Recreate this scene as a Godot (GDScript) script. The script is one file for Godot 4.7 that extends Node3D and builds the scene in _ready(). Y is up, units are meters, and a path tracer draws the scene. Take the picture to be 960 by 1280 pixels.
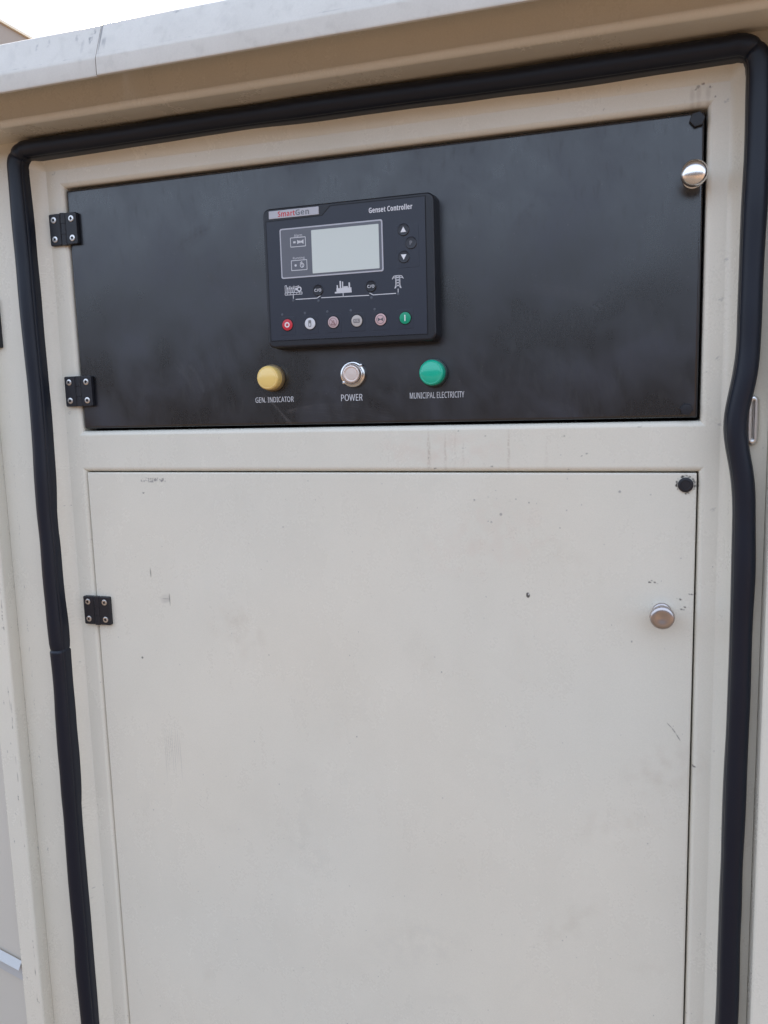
extends Node3D

# ---------------------------------------------------------------- mesh builder
class MB:
	var v := PackedVector3Array()
	func tri(a: Vector3, b: Vector3, c: Vector3) -> void:
		if (b - a).cross(c - a).length_squared() < 1e-18: return
		v.append(a); v.append(b); v.append(c)
	# a b c d counter-clockwise when seen from outside
	func quad(a: Vector3, b: Vector3, c: Vector3, d: Vector3) -> void:
		tri(a, c, b); tri(a, d, c)
	# loops run counter-clockwise seen from +z; each next loop lies further out or further in
	func rings(loops: Array, cap := true) -> void:
		for k in loops.size() - 1:
			var p: PackedVector3Array = loops[k]
			var q: PackedVector3Array = loops[k + 1]
			var n := p.size()
			for i in n:
				var j := (i + 1) % n
				quad(p[i], p[j], q[j], q[i])
		if cap:
			var l: PackedVector3Array = loops[loops.size() - 1]
			var c := Vector3.ZERO
			for p in l: c += p
			c /= l.size()
			for i in l.size(): tri(c, l[(i + 1) % l.size()], l[i])
	func box(x0: float, x1: float, y0: float, y1: float, z0: float, z1: float) -> void:
		var p := [Vector3(x0, y0, z0), Vector3(x1, y0, z0), Vector3(x1, y1, z0), Vector3(x0, y1, z0), Vector3(x0, y0, z1), Vector3(x1, y0, z1), Vector3(x1, y1, z1), Vector3(x0, y1, z1)]
		for f in [[4, 5, 6, 7], [1, 0, 3, 2], [5, 1, 2, 6], [0, 4, 7, 3], [7, 6, 2, 3], [0, 1, 5, 4]]:
			quad(p[f[0]], p[f[1]], p[f[2]], p[f[3]])
	# flat rectangle facing +z, cut into cells so that it can be bent or mapped
	func face(x0: float, x1: float, y0: float, y1: float, z: float) -> void:
		quad(Vector3(x0, y0, z), Vector3(x1, y0, z), Vector3(x1, y1, z), Vector3(x0, y1, z))
	# thin printed stroke facing +z
	func stroke(a: Vector2, b: Vector2, w: float, z: float) -> void:
		var d := (b - a).normalized()
		var n := Vector2(-d.y, d.x) * w * 0.5
		var p := [a - n, b - n, b + n, a + n]
		quad(Vector3(p[0].x, p[0].y, z), Vector3(p[1].x, p[1].y, z), Vector3(p[2].x, p[2].y, z), Vector3(p[3].x, p[3].y, z))
	func outline(x0: float, x1: float, y0: float, y1: float, w: float, z: float) -> void:
		stroke(Vector2(x0, y0), Vector2(x1, y0), w, z); stroke(Vector2(x0, y1), Vector2(x1, y1), w, z)
		stroke(Vector2(x0, y0), Vector2(x0, y1), w, z + 0.00005); stroke(Vector2(x1, y0), Vector2(x1, y1), w, z + 0.00005)
	func ring_print(c: Vector2, r0: float, r1: float, z: float, a0 := 0.0, a1 := TAU) -> void:
		var n := 28
		for i in n:
			var s := a0 + (a1 - a0) * i / n
			var e := a0 + (a1 - a0) * (i + 1) / n
			quad(Vector3(c.x + cos(s) * r0, c.y + sin(s) * r0, z), Vector3(c.x + cos(s) * r1, c.y + sin(s) * r1, z), Vector3(c.x + cos(e) * r1, c.y + sin(e) * r1, z), Vector3(c.x + cos(e) * r0, c.y + sin(e) * r0, z))
	# profile of [radius, z] turned about the z axis through c
	func lathe(c: Vector3, prof: Array, n := 40, cap := true) -> void:
		var loops := []
		for q in prof:
			var l := PackedVector3Array()
			for i in n: l.append(c + Vector3(cos(TAU * i / n) * q[0], sin(TAU * i / n) * q[0], q[1]))
			loops.append(l)
		rings(loops, cap)
	# rounded-edge plate: outline corners rc, front edge fillet r
	func plate(x0: float, x1: float, y0: float, y1: float, z0: float, z1: float, rc: float, r: float, seg := 5, warp: FastNoiseLite = null, amp := 0.0) -> void:
		var loops := [rr(x0, x1, y0, y1, rc, z0)]
		for k in seg + 1:
			var a := PI / 2 * k / seg
			var i := r * (1 - cos(a))
			loops.append(rr(x0 + i, x1 - i, y0 + i, y1 - i, maxf(rc - i, 0.0), z1 - r + r * sin(a)))
		rings(loops, warp == null)
		if warp == null: return
		# gently uneven sheet: flat at its edges
		var ax := x0 + r; var bx := x1 - r; var ay := y0 + r; var by := y1 - r
		var nx := int((bx - ax) / 0.014); var ny := int((by - ay) / 0.014)
		var g := []
		for j in ny + 1:
			var row := PackedVector3Array()
			for i in nx + 1:
				var px := lerpf(ax, bx, float(i) / nx); var py := lerpf(ay, by, float(j) / ny)
				var e := clampf(minf(minf(px - ax, bx - px), minf(py - ay, by - py)) / 0.06, 0.0, 1.0)
				row.append(Vector3(px, py, z1 + warp.get_noise_2d(px, py) * amp * e * e * (3.0 - 2.0 * e)))
			g.append(row)
		for j in ny:
			for i in nx: quad(g[j][i], g[j][i + 1], g[j + 1][i + 1], g[j + 1][i])
	# profile of Vector2(z, y) swept straight along x; wound so that the outside is on the left of the walk seen from +x
	func along_x(prof: Array, x0: float, x1: float, ends := true) -> void:
		for i in prof.size() - 1:
			var p: Vector2 = prof[i]
			var q: Vector2 = prof[i + 1]
			quad(Vector3(x0, q.y, q.x), Vector3(x1, q.y, q.x), Vector3(x1, p.y, p.x), Vector3(x0, p.y, p.x))
		if ends:
			var c := Vector2.ZERO
			for p in prof: c += p
			c /= prof.size()
			for i in prof.size():
				var p: Vector2 = prof[i]
				var q: Vector2 = prof[(i + 1) % prof.size()]
				tri(Vector3(x1, c.y, c.x), Vector3(x1, p.y, p.x), Vector3(x1, q.y, q.x))
				tri(Vector3(x0, c.y, c.x), Vector3(x0, q.y, q.x), Vector3(x0, p.y, p.x))
	static func rr(x0: float, x1: float, y0: float, y1: float, rc: float, z: float, n := 6) -> PackedVector3Array:
		var l := PackedVector3Array()
		var cs := [[x1 - rc, y1 - rc, 0.0], [x0 + rc, y1 - rc, PI / 2], [x0 + rc, y0 + rc, PI], [x1 - rc, y0 + rc, PI * 1.5]]
		for c in cs:
			for i in n + 1:
				var a: float = c[2] + PI / 2 * i / n
				l.append(Vector3(c[0] + cos(a) * rc, c[1] + sin(a) * rc, z))
		return l

var taken := {}
func numbered(parent: Node, called: String) -> String:
	var key := str(parent.get_instance_id()) + called
	var k: int = taken.get(key, -1) + 1
	taken[key] = k
	return called if k == 0 else "%s_%03d" % [called, k]

const U0 := Rect2(-0.30, 0.60, 1.30, 1.45)
# commit a builder as one named mesh; vertices are in world metres, the node sits under parent whose origin is given
func obj(called: String, mb: MB, m: Material, parent: Node3D, label := "", uvr := U0, sharp := 40.0) -> MeshInstance3D:
	var org := origin_of(parent)
	var v := mb.v
	var nt := v.size() / 3
	var fn := PackedVector3Array()
	var near := {}
	for t in nt:
		var n := (v[t * 3 + 2] - v[t * 3]).cross(v[t * 3 + 1] - v[t * 3])
		fn.append(n)
		for k in 3:
			var key := Vector3i((v[t * 3 + k] * 40000.0).round())
			if not near.has(key): near[key] = []
			near[key].append(t)
	var N := PackedVector3Array(); N.resize(v.size())
	var UV := PackedVector2Array(); UV.resize(v.size())
	var V := PackedVector3Array(); V.resize(v.size())
	var lim := cos(deg_to_rad(sharp))
	for t in nt:
		var n0 := fn[t].normalized()
		for k in 3:
			var i := t * 3 + k
			var s := Vector3.ZERO
			for o in near[Vector3i((v[i] * 40000.0).round())]:
				if fn[o].normalized().dot(n0) > lim: s += fn[o]
			N[i] = s.normalized()
			V[i] = v[i] - org
			var q := Vector2(v[i].x, v[i].y)
			if absf(n0.x) > 0.8: q.x += v[i].z
			elif absf(n0.y) > 0.8: q.y += v[i].z
			UV[i] = Vector2((q.x - uvr.position.x) / uvr.size.x, 1.0 - (q.y - uvr.position.y) / uvr.size.y)
	var arr := []; arr.resize(Mesh.ARRAY_MAX)
	arr[Mesh.ARRAY_VERTEX] = V; arr[Mesh.ARRAY_NORMAL] = N; arr[Mesh.ARRAY_TEX_UV] = UV
	var am := ArrayMesh.new(); am.add_surface_from_arrays(Mesh.PRIMITIVE_TRIANGLES, arr)
	am.surface_set_material(0, m)
	var o := MeshInstance3D.new(); o.mesh = am
	o.name = numbered(parent, called)
	parent.add_child(o, true)
	if label: o.set_meta("label", label)
	return o
func origin_of(n: Node) -> Vector3:
	var p := Vector3.ZERO
	while n is Node3D and n != self:
		p += (n as Node3D).position; n = n.get_parent()
	return p
func thing(called: String, label: String, category: String, at: Vector3, group := "") -> Node3D:
	var o := Node3D.new(); o.name = numbered(self, called); add_child(o, true); o.position = at
	o.set_meta("label", label); o.set_meta("category", category)
	if group: o.set_meta("group", group)
	return o
func mat(c: Color, rough: float, metal := 0.0) -> StandardMaterial3D:
	var m := StandardMaterial3D.new()
	m.albedo_color = c.linear_to_srgb(); m.roughness = rough; m.metallic = metal
	return m

# lettering: words set into the box x0..x1, y0..y1 on the plane z
func words(called: String, s: String, bold: bool, x0: float, x1: float, y0: float, y1: float, z: float, m: Material, parent: Node3D) -> MeshInstance3D:
	var f := SystemFont.new(); f.font_names = PackedStringArray(["Droid Sans"]); f.font_weight = 700 if bold else 400
	var t := TextMesh.new(); t.font = f; t.text = s; t.font_size = 48; t.pixel_size = 0.001; t.depth = 0.01; t.curve_step = 1.0
	var ab := t.get_aabb()
	var sx := (x1 - x0) / ab.size.x
	var sy := (y1 - y0) / ab.size.y
	var st := SurfaceTool.new()
	var org := origin_of(parent)
	var xf := Transform3D(Basis.from_scale(Vector3(sx, sy, 0.03)), Vector3(x0 - ab.position.x * sx, y0 - ab.position.y * sy, z) - org)
	for k in t.get_surface_count(): st.append_from(t, k, xf)
	var am := st.commit()
	for k in am.get_surface_count(): am.surface_set_material(k, m)
	var o := MeshInstance3D.new(); o.mesh = am; o.name = numbered(parent, called); parent.add_child(o, true)
	return o

# ---------------------------------------------------------------- textures
var rng := RandomNumberGenerator.new()
func noise(seed_: int, freq: float, octs := 4) -> FastNoiseLite:
	var n := FastNoiseLite.new(); n.seed = seed_; n.frequency = freq; n.fractal_octaves = octs
	n.noise_type = FastNoiseLite.TYPE_SIMPLEX_SMOOTH
	return n
# soft mark of radii rx, ry (metres) turned by ang at world x, y
func dab(img: Image, R: Rect2, x: float, y: float, rx: float, ry: float, ang: float, col: Color, alpha: float, broken := 0.0, soft := 0.6) -> void:
	var sx := img.get_width() / R.size.x
	var sy := img.get_height() / R.size.y
	var cx := (x - R.position.x) * sx
	var cy := (1.0 - (y - R.position.y) / R.size.y) * img.get_height()
	var ext := maxf(rx, ry) * sx + 2
	var ca := cos(ang); var sa := sin(ang)
	var fq := 3.0 if maxf(rx, ry) < 0.008 else 0.45
	for j in range(int(cy - ext), int(cy + ext) + 1):
		if j < 0 or j >= img.get_height(): continue
		for i in range(int(cx - ext), int(cx + ext) + 1):
			if i < 0 or i >= img.get_width(): continue
			var dx := (i + 0.5 - cx) / sx; var dy := -(j + 0.5 - cy) / sy
			var u := (dx * ca + dy * sa) / rx; var w := (-dx * sa + dy * ca) / ry
			var d := u * u + w * w
			if d > 1.0: continue
			var a := alpha * clampf((1.0 - d) / soft, 0.0, 1.0)
			if broken > 0.0: a *= clampf((mark_noise.get_noise_2d(i * fq, j * fq) + 0.5 - broken) * (2.0 if fq > 1.0 else 0.9), 0.0, 1.0)
			img.set_pixel(i, j, img.get_pixel(i, j).lerp(col, a))
var mark_noise: FastNoiseLite
func scratch(img: Image, R: Rect2, pts: Array, w: float, col: Color, alpha: float) -> void:
	for k in pts.size() - 1:
		var a: Vector2 = pts[k]; var b: Vector2 = pts[k + 1]
		dab(img, R, (a.x + b.x) / 2, (a.y + b.y) / 2, a.distance_to(b) * 0.58, w, (b - a).angle(), col, alpha, 0.0, 0.9)

# rounds a float image to bytes with fine grain, so that soft tones leave no contour lines
func grained(img: Image, grain: float) -> Image:
	var w := img.get_width(); var h := img.get_height()
	var f := img.get_data().to_float32_array()
	var o := PackedByteArray(); o.resize(w * h * 3)
	for i in w * h:
		var g := (rng.randf() - 0.5) * grain + 0.5
		o[i * 3] = clampi(int(f[i * 3] * 255.0 + g), 0, 255)
		o[i * 3 + 1] = clampi(int(f[i * 3 + 1] * 255.0 + g), 0, 255)
		o[i * 3 + 2] = clampi(int(f[i * 3 + 2] * 255.0 + g), 0, 255)
	return Image.create_from_data(w, h, false, Image.FORMAT_RGB8, o)
func sheen_texture() -> ImageTexture:
	var img := Image.create(390, 435, false, Image.FORMAT_RGBF)
	var n1 := noise(51, 0.012, 4); var n2 := noise(52, 0.09, 3)
	for j in 435:
		for i in 390:
			var r := 0.28 + 0.06 * n1.get_noise_2d(i, j) + 0.03 * n2.get_noise_2d(i, j * 0.4)
			img.set_pixel(i, j, Color(r, r, r))
	img.resize(780, 870, Image.INTERPOLATE_CUBIC); img = grained(img, 6.0)
	return ImageTexture.create_from_image(img)

func paint_texture() -> ImageTexture:
	var w := 1560; var h := 1740
	var img := Image.create(w / 4, h / 4, false, Image.FORMAT_RGBF)
	var n1 := noise(3, 0.012, 4); var n2 := noise(8, 0.05, 3); var n3 := noise(21, 0.006, 2)
	for j in h / 4:
		for i in w / 4:
			var a := n1.get_noise_2d(i, j) * 0.010 + n2.get_noise_2d(i, j * 0.6) * 0.006
			var b := n3.get_noise_2d(i, j) * 0.012
			img.set_pixel(i, j, Color(0.868 + a + b, 0.845 + a + b * 0.3, 0.785 + a - b * 0.3))
	img.resize(w, h, Image.INTERPOLATE_CUBIC); img = grained(img, 5.0)
	var R := U0
	var dark := Color(0.22, 0.21, 0.2); var brown := Color(0.55, 0.47, 0.40); var grey := Color(0.5, 0.49, 0.48)
	# rubbed tape mark at the top left of the lower door, scuffs beside the hinge
	for k in 7: dab(img, R, 0.089 + k * 0.0052, 1.4688 + 0.001 * sin(k * 2.0), 0.0042, 0.0030, 0.1, grey, 0.65, 0.38, 0.5)
	for k in 5: dab(img, R, 0.100 + k * 0.005, 1.4712, 0.004, 0.0009, 0.0, dark, 0.5, 0.3, 0.5)
	scratch(img, R, [Vector2(0.0905, 1.350), Vector2(0.0908, 1.336)], 0.0008, dark, 0.6)
	scratch(img, R, [Vector2(0.1175, 1.316), Vector2(0.118, 1.299)], 0.0009, dark, 0.55)
	scratch(img, R, [Vector2(0.105, 1.3075), Vector2(0.118, 1.308)], 0.0006, dark, 0.35)
	dab(img, R, 0.111, 1.308, 0.010, 0.007, 0.3, grey, 0.28, 0.35)
	dab(img, R, 0.0684, 1.2225, 0.0016, 0.0016, 0.0, dark, 0.7)
	dab(img, R, 0.088, 1.452, 0.002, 0.0012, 0.0, dark, 0.5, 0.2)
	for k in 9: scratch(img, R, [Vector2(0.095 + 0.003 * k, 1.13 - 0.004 * (k % 3)), Vector2(0.0955 + 0.003 * k, 1.05 + 0.009 * (k % 4))], 0.0006, grey, 0.22)
	# chip with its bright rim, speckles and brush-offs
	dab(img, R, 0.5986, 1.3363, 0.0022, 0.0034, 0.1, dark, 0.9, 0.0, 0.35)
	dab(img, R, 0.5992, 1.3372, 0.0010, 0.0014, 0.0, Color(0.9, 0.9, 0.9), 0.8)
	for p in [[0.5366, 1.4474, 1.8], [0.5675, 1.4309, 2.3], [0.5563, 1.4215, 1.5], [0.4933, 1.2351, 1.5], [0.635, 1.4164, 1.1], [0.6, 1.445, 1.2], [0.585, 1.449, 1.0], [0.4822, 1.497, 1.2], [0.7, 1.4585, 2.0], [0.38, 1.14, 1.2], [0.715, 1.288, 1.5], [0.29, 1.41, 1.0]]:
		dab(img, R, p[0], p[1], p[2] * 0.0008, p[2] * 0.0008, 0.0, grey, 0.6)
	dab(img, R, 0.2332, 1.275, 0.040, 0.018, -0.9, brown, 0.16, 0.3, 1.0)
	dab(img, R, 0.205, 1.29, 0.030, 0.012, -1.2, brown, 0.12, 0.3, 1.0)
	dab(img, R, 0.215, 1.25, 0.02, 0.028, 0.4, brown, 0.10, 0.35, 1.0)
	dab(img, R, 0.7523, 1.1368, 0.055, 0.035, 0.5, brown, 0.14, 0.25, 1.0)
	dab(img, R, 0.70, 1.06, 0.05, 0.03, 0.2, brown, 0.10, 0.25, 1.0)
	dab(img, R, 0.65, 0.93, 0.06, 0.02, 0.8, brown, 0.10, 0.3, 1.0)
	dab(img, R, 0.45, 0.86, 0.08, 0.03, 0.3, grey, 0.08, 0.3, 1.0)
	dab(img, R, 0.30, 0.98, 0.06, 0.03, 2.3, grey, 0.08, 0.3, 1.0)
	dab(img, R, 0.55, 1.40, 0.10, 0.05, 0.2, Color(0.83, 0.74, 0.68), 0.22, 0.2, 1.0)
	# curved hair scratch near the right edge, chips round the lower knob
	scratch(img, R, [Vector2(0.7545, 1.1955), Vector2(0.7595, 1.1905), Vector2(0.7642, 1.184), Vector2(0.769, 1.176)], 0.0006, dark, 0.6)
	for p in [[0.7331, 1.3573, 2.0, 1.0], [0.7381, 1.3575, 2.0, 1.0], [0.7355, 1.3592, 1.2, 0.8], [0.7644, 1.3397, 3.0, 1.2], [0.776, 1.3458, 3.0, 1.0], [0.768, 1.328, 3.0, 0.8], [0.7829, 1.1471, 4.0, 1.0], [0.7705, 1.331, 1.6, 0.8]]:
		dab(img, R, p[0], p[1], p[2] * 0.001, p[3] * 0.001, -0.2, dark, 0.7, 0.15)
	# flaked paint round the lock plug
	for k in 12:
		var a := k * 0.52 + 0.3
		if k in [7, 8, 10]: continue
		dab(img, R, 0.7683 + cos(a) * 0.0094, 1.4666 + sin(a) * 0.0094, 0.0035, 0.0013, a + PI / 2, Color(0.12, 0.12, 0.12), 0.8, 0.25, 0.5)
	dab(img, R, 0.7683, 1.4666, 0.0105, 0.0105, 0.0, grey, 0.25, 0.3)
	# run marks on the rail between the black panel and the door
	for p in [[0.4822, 0.30, 1.529], [0.4838, 0.18, 1.516], [0.5026, 0.22, 1.522], [0.5145, 0.12, 1.527], [0.5771, 0.30, 1.526], [0.5240, 0.10, 1.515], [0.62, 0.08, 1.52]]:
		var top: float = p[2]
		for k in 9:
			var t := k / 8.0
			dab(img, R, p[0] + 0.0005 * sin(k * 1.7), lerpf(top, 1.482, t), 0.0012 + 0.0012 * t, 0.0055, 0.0, brown, p[1] * (0.25 + 0.45 * sin(PI * clampf(t + 0.1, 0.0, 1.0))), 0.1, 1.0)
	for p in [[0.525, 1.5083, 3], [0.6594, 1.4983, 2.5], [0.664, 1.501, 1.6], [0.5577, 1.4868, 3], [0.6385, 1.5205, 2.5], [0.645, 1.519, 1.5], [0.55, 1.522, 1.4], [0.645, 1.4835, 3], [0.5186, 1.528, 2], [0.72, 1.53, 2.5], [0.49, 1.4845, 2.5]]:
		dab(img, R, p[0], p[1], p[2] * 0.001, 0.0009, 0.2, dark, 0.40, 0.25)
	dab(img, R, 0.50, 1.507, 0.10, 0.022, 0.0, Color(0.82, 0.70, 0.63), 0.25, 0.15, 1.0)
	# rust specks and a run at the top right corner of the frame
	for p in [[0.7713, 1.8712, 2.2], [0.7760, 1.8735, 1.8], [0.7834, 1.8700, 1.8], [0.7690, 1.8690, 1.2], [0.6793, 1.8612, 1.4], [0.7880, 1.86, 1.2]]:
		dab(img, R, p[0], p[1], p[2] * 0.001, p[2] * 0.0008, 0.4, Color(0.30, 0.24, 0.20), 0.55, 0.2)
	for p in [[0.772, 1.858], [0.781, 1.857], [0.766, 1.857]]:
		scratch(img, R, [Vector2(p[0], p[1] + 0.014), Vector2(p[0], p[1]), Vector2(p[0] + 0.0004, p[1] - 0.006)], 0.0030, brown, 0.16)
	for p in [[0.803, 1.70], [0.7985, 1.66], [0.80, 1.53], [0.7965, 1.44], [0.799, 1.855], [-0.02, 1.56], [-0.015, 1.87], [0.7975, 1.60]]:
		dab(img, R, p[0], p[1], 0.004, 0.0022, 0.6, grey, 0.3, 0.25)
	# worn edges of the flange and open door on the left
	for k in 34:
		var y := rng.randf_range(0.68, 1.56)
		dab(img, R, -0.1300 + rng.randf_range(-0.002, 0.0015), y, 0.0009, rng.randf_range(0.002, 0.011), 0.0, dark, rng.randf_range(0.25, 0.65), 0.3)
		dab(img, R, -0.1075 + rng.randf_range(-0.001, 0.002), rng.randf_range(0.9, 1.56), 0.0008, rng.randf_range(0.002, 0.007), 0.0, grey, rng.randf_range(0.2, 0.5), 0.35)
	for k in 16:
		dab(img, R, rng.randf_range(-0.152, -0.130), rng.randf_range(0.7, 1.5), 0.0012, rng.randf_range(0.001, 0.005), 0.1, grey, 0.4, 0.3)
	# fine dust specks everywhere
	for k in 300:
		dab(img, R, rng.randf_range(-0.1, 0.85), rng.randf_range(0.62, 1.88), rng.randf_range(0.0005, 0.0011), rng.randf_range(0.0005, 0.0011), 0.0, grey, rng.randf_range(0.15, 0.5))
	for k in 40:
		dab(img, R, rng.randf_range(0.0, 0.78), rng.randf_range(0.65, 1.47), rng.randf_range(0.01, 0.05), rng.randf_range(0.006, 0.02), rng.randf_range(0, PI), brown if k % 2 else grey, rng.randf_range(0.015, 0.045), 0.2, 1.0)
	img.generate_mipmaps()
	return ImageTexture.create_from_image(img)

const UP := Rect2(0.0, 1.53, 0.78, 0.325)
func panel_textures() -> Array:
	var w := 936; var h := 390
	var alb := Image.create(w, h, false, Image.FORMAT_RGBF)
	var rou := Image.create(w, h, false, Image.FORMAT_RGBF)
	var c1 := noise(5, 0.006, 4); var c2 := noise(17, 0.02, 4); var c3 := noise(29, 0.11, 2); var wp := noise(40, 0.004, 2)
	for j in h:
		for i in w:
			var q := wp.get_noise_2d(i, j) * 60.0
			var cloud := c1.get_noise_2d(i + q, j - q)
			var vert := c3.get_noise_2d(i * 1.0, j * 0.22)
			var wipe := c2.get_noise_2d((i * 0.5 + j * 0.85 + q) * 0.5, (j * 0.5 - i * 0.85 + q) * 1.0)
			var d := clampf(0.42 + cloud * 0.95 + wipe * 0.45, 0.0, 1.0)
			var s := clampf(vert * 1.6 - 0.45, 0.0, 1.0)
			var k := 0.030 + 0.050 * d - 0.020 * s
			alb.set_pixel(i, j, Color(k * 0.85, k * 1.0, k * 1.65))
			var r := 0.27 + 0.11 * d + 0.06 * s
			rou.set_pixel(i, j, Color(r, r, r))
	alb = grained(alb, 3.0); rou = grained(rou, 5.0)
	var dust := Color(0.30, 0.28, 0.27)
	# hand wipes, drips under the controller and fingermarks
	for k in 9:
		var a0 := 0.7 + k * 0.03
		var pts := []
		for t in 9: pts.append(Vector2(0.16 + 0.004 * k + 0.16 * sin(a0 + t * 0.13), 1.47 + 0.15 * cos(a0 + t * 0.13) - 0.004 * k))
		scratch(alb, UP, pts, 0.0018, dust, 0.20 + 0.16 * (k % 3))
	for k in 7:
		var pts := []
		for t in 8: pts.append(Vector2(0.30 + t * 0.02, 1.556 - 0.0018 * k + 0.008 * sin(t * 0.5 + k * 0.2)))
		scratch(alb, UP, pts, 0.0014, dust, 0.22 + 0.12 * (k % 2))
	# more hand wipes: bundles of faint parallel arcs
	for c in [[0.14, 1.66, 0.10, 0.3], [0.23, 1.72, 0.08, 1.9], [0.60, 1.60, 0.11, 0.9], [0.68, 1.72, 0.09, 2.4], [0.40, 1.55, 0.14, 1.2], [0.10, 1.58, 0.07, 0.1], [0.55, 1.70, 0.06, 3.0]]:
		for k in 6:
			var pts := []
			var rad: float = c[2] + k * 0.0035 + rng.randf_range(-0.001, 0.001)
			var a0: float = c[3] + rng.randf_range(-0.1, 0.1)
			for t in 8: pts.append(Vector2(c[0] + rad * cos(a0 + t * 0.09), c[1] + rad * 0.7 * sin(a0 + t * 0.09)))
			scratch(alb, UP, pts, rng.randf_range(0.0010, 0.0022), dust, rng.randf_range(0.06, 0.20))
			scratch(rou, UP, pts, rng.randf_range(0.0014, 0.0026), Color(0.52, 0.52, 0.52), rng.randf_range(0.2, 0.6))
	for k in 14: dab(alb, UP, 0.31 + k * 0.013, 1.622 - 0.006 * (k % 3), 0.010, 0.006, 0.3, dust, 0.35, 0.32, 1.0)
	for k in 26: dab(alb, UP, rng.randf_range(0.5, 0.77), rng.randf_range(1.73, 1.83), 0.0013, rng.randf_range(0.002, 0.006), rng.randf_range(-0.3, 0.3), Color(0.07, 0.07, 0.08), 0.75, 0.15)
	for k in 40: dab(alb, UP, rng.randf_range(0.02, 0.77), rng.randf_range(1.545, 1.83), 0.0011, rng.randf_range(0.001, 0.003), rng.randf_range(-0.3, 0.3), Color(0.08, 0.08, 0.09), 0.5, 0.15)
	for k in 36: dab(alb, UP, rng.randf_range(0.02, 0.77), rng.randf_range(1.545, 1.84), rng.randf_range(0.006, 0.03), rng.randf_range(0.004, 0.012), rng.randf_range(0, PI), dust, rng.randf_range(0.04, 0.15), 0.3, 1.0)
	for k in 160: dab(alb, UP, rng.randf_range(0.01, 0.77), rng.randf_range(1.545, 1.84), 0.0008, 0.0008, 0.0, dust, rng.randf_range(0.3, 0.8))
	return [ImageTexture.create_from_image(alb), ImageTexture.create_from_image(rou)]

const UF := Rect2(-0.30, 1.88, 1.30, 0.13)
func fascia_texture() -> ImageTexture:
	var w := 1300; var h := 130
	var img := Image.create(w, h, false, Image.FORMAT_RGBF)
	var n1 := noise(61, 0.015, 4); var n2 := noise(62, 0.08, 3)
	for j in h:
		for i in w:
			var a := n1.get_noise_2d(i, j) * 0.02 + clampf(n2.get_noise_2d(i * 0.6, j * 0.5) - 0.2, 0.0, 1.0) * -0.06
			img.set_pixel(i, j, Color(0.785 + a, 0.762 + a, 0.722 + a))
	img = grained(img, 5.0)
	var dark := Color(0.30, 0.30, 0.31)
	for p in [[0.146, 1.963, 3.0, 7.0, 0.5], [0.137, 1.955, 2.5, 9.0, 0.35], [0.1645, 1.960, 2.0, 11.0, 0.65], [0.167, 1.955, 1.6, 9.0, 0.5], [0.15, 1.97, 2.0, 4.0, 0.5], [0.128, 1.967, 3.5, 6.0, 0.22], [0.09, 1.967, 3.0, 6.0, 0.22], [0.075, 1.965, 2.0, 7.0, 0.22], [0.252, 1.975, 6.0, 2.0, 0.3], [0.31, 1.973, 8.0, 2.0, 0.3]]:
		dab(img, UF, p[0], p[1], p[2] * 0.001, p[3] * 0.001, 0.0, dark, p[4], 0.25, 0.8)
	for k in 46: dab(img, UF, rng.randf_range(0.0, 0.6), rng.randf_range(1.945, 1.985), rng.randf_range(0.003, 0.012), rng.randf_range(0.003, 0.010), rng.randf_range(0.0, PI), dark, rng.randf_range(0.02, 0.10), 0.15, 1.0)
	for k in 26: dab(img, UF, rng.randf_range(0.0, 0.6), 1.9425, rng.randf_range(0.004, 0.02), 0.0010, 0.0, dark, rng.randf_range(0.06, 0.16), 0.15, 1.0)
	scratch(img, UF, [Vector2(0.1603, 1.992), Vector2(0.1605, 1.9445)], 0.0012, Color(0.16, 0.16, 0.17), 0.6)
	return ImageTexture.create_from_image(img)

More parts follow.
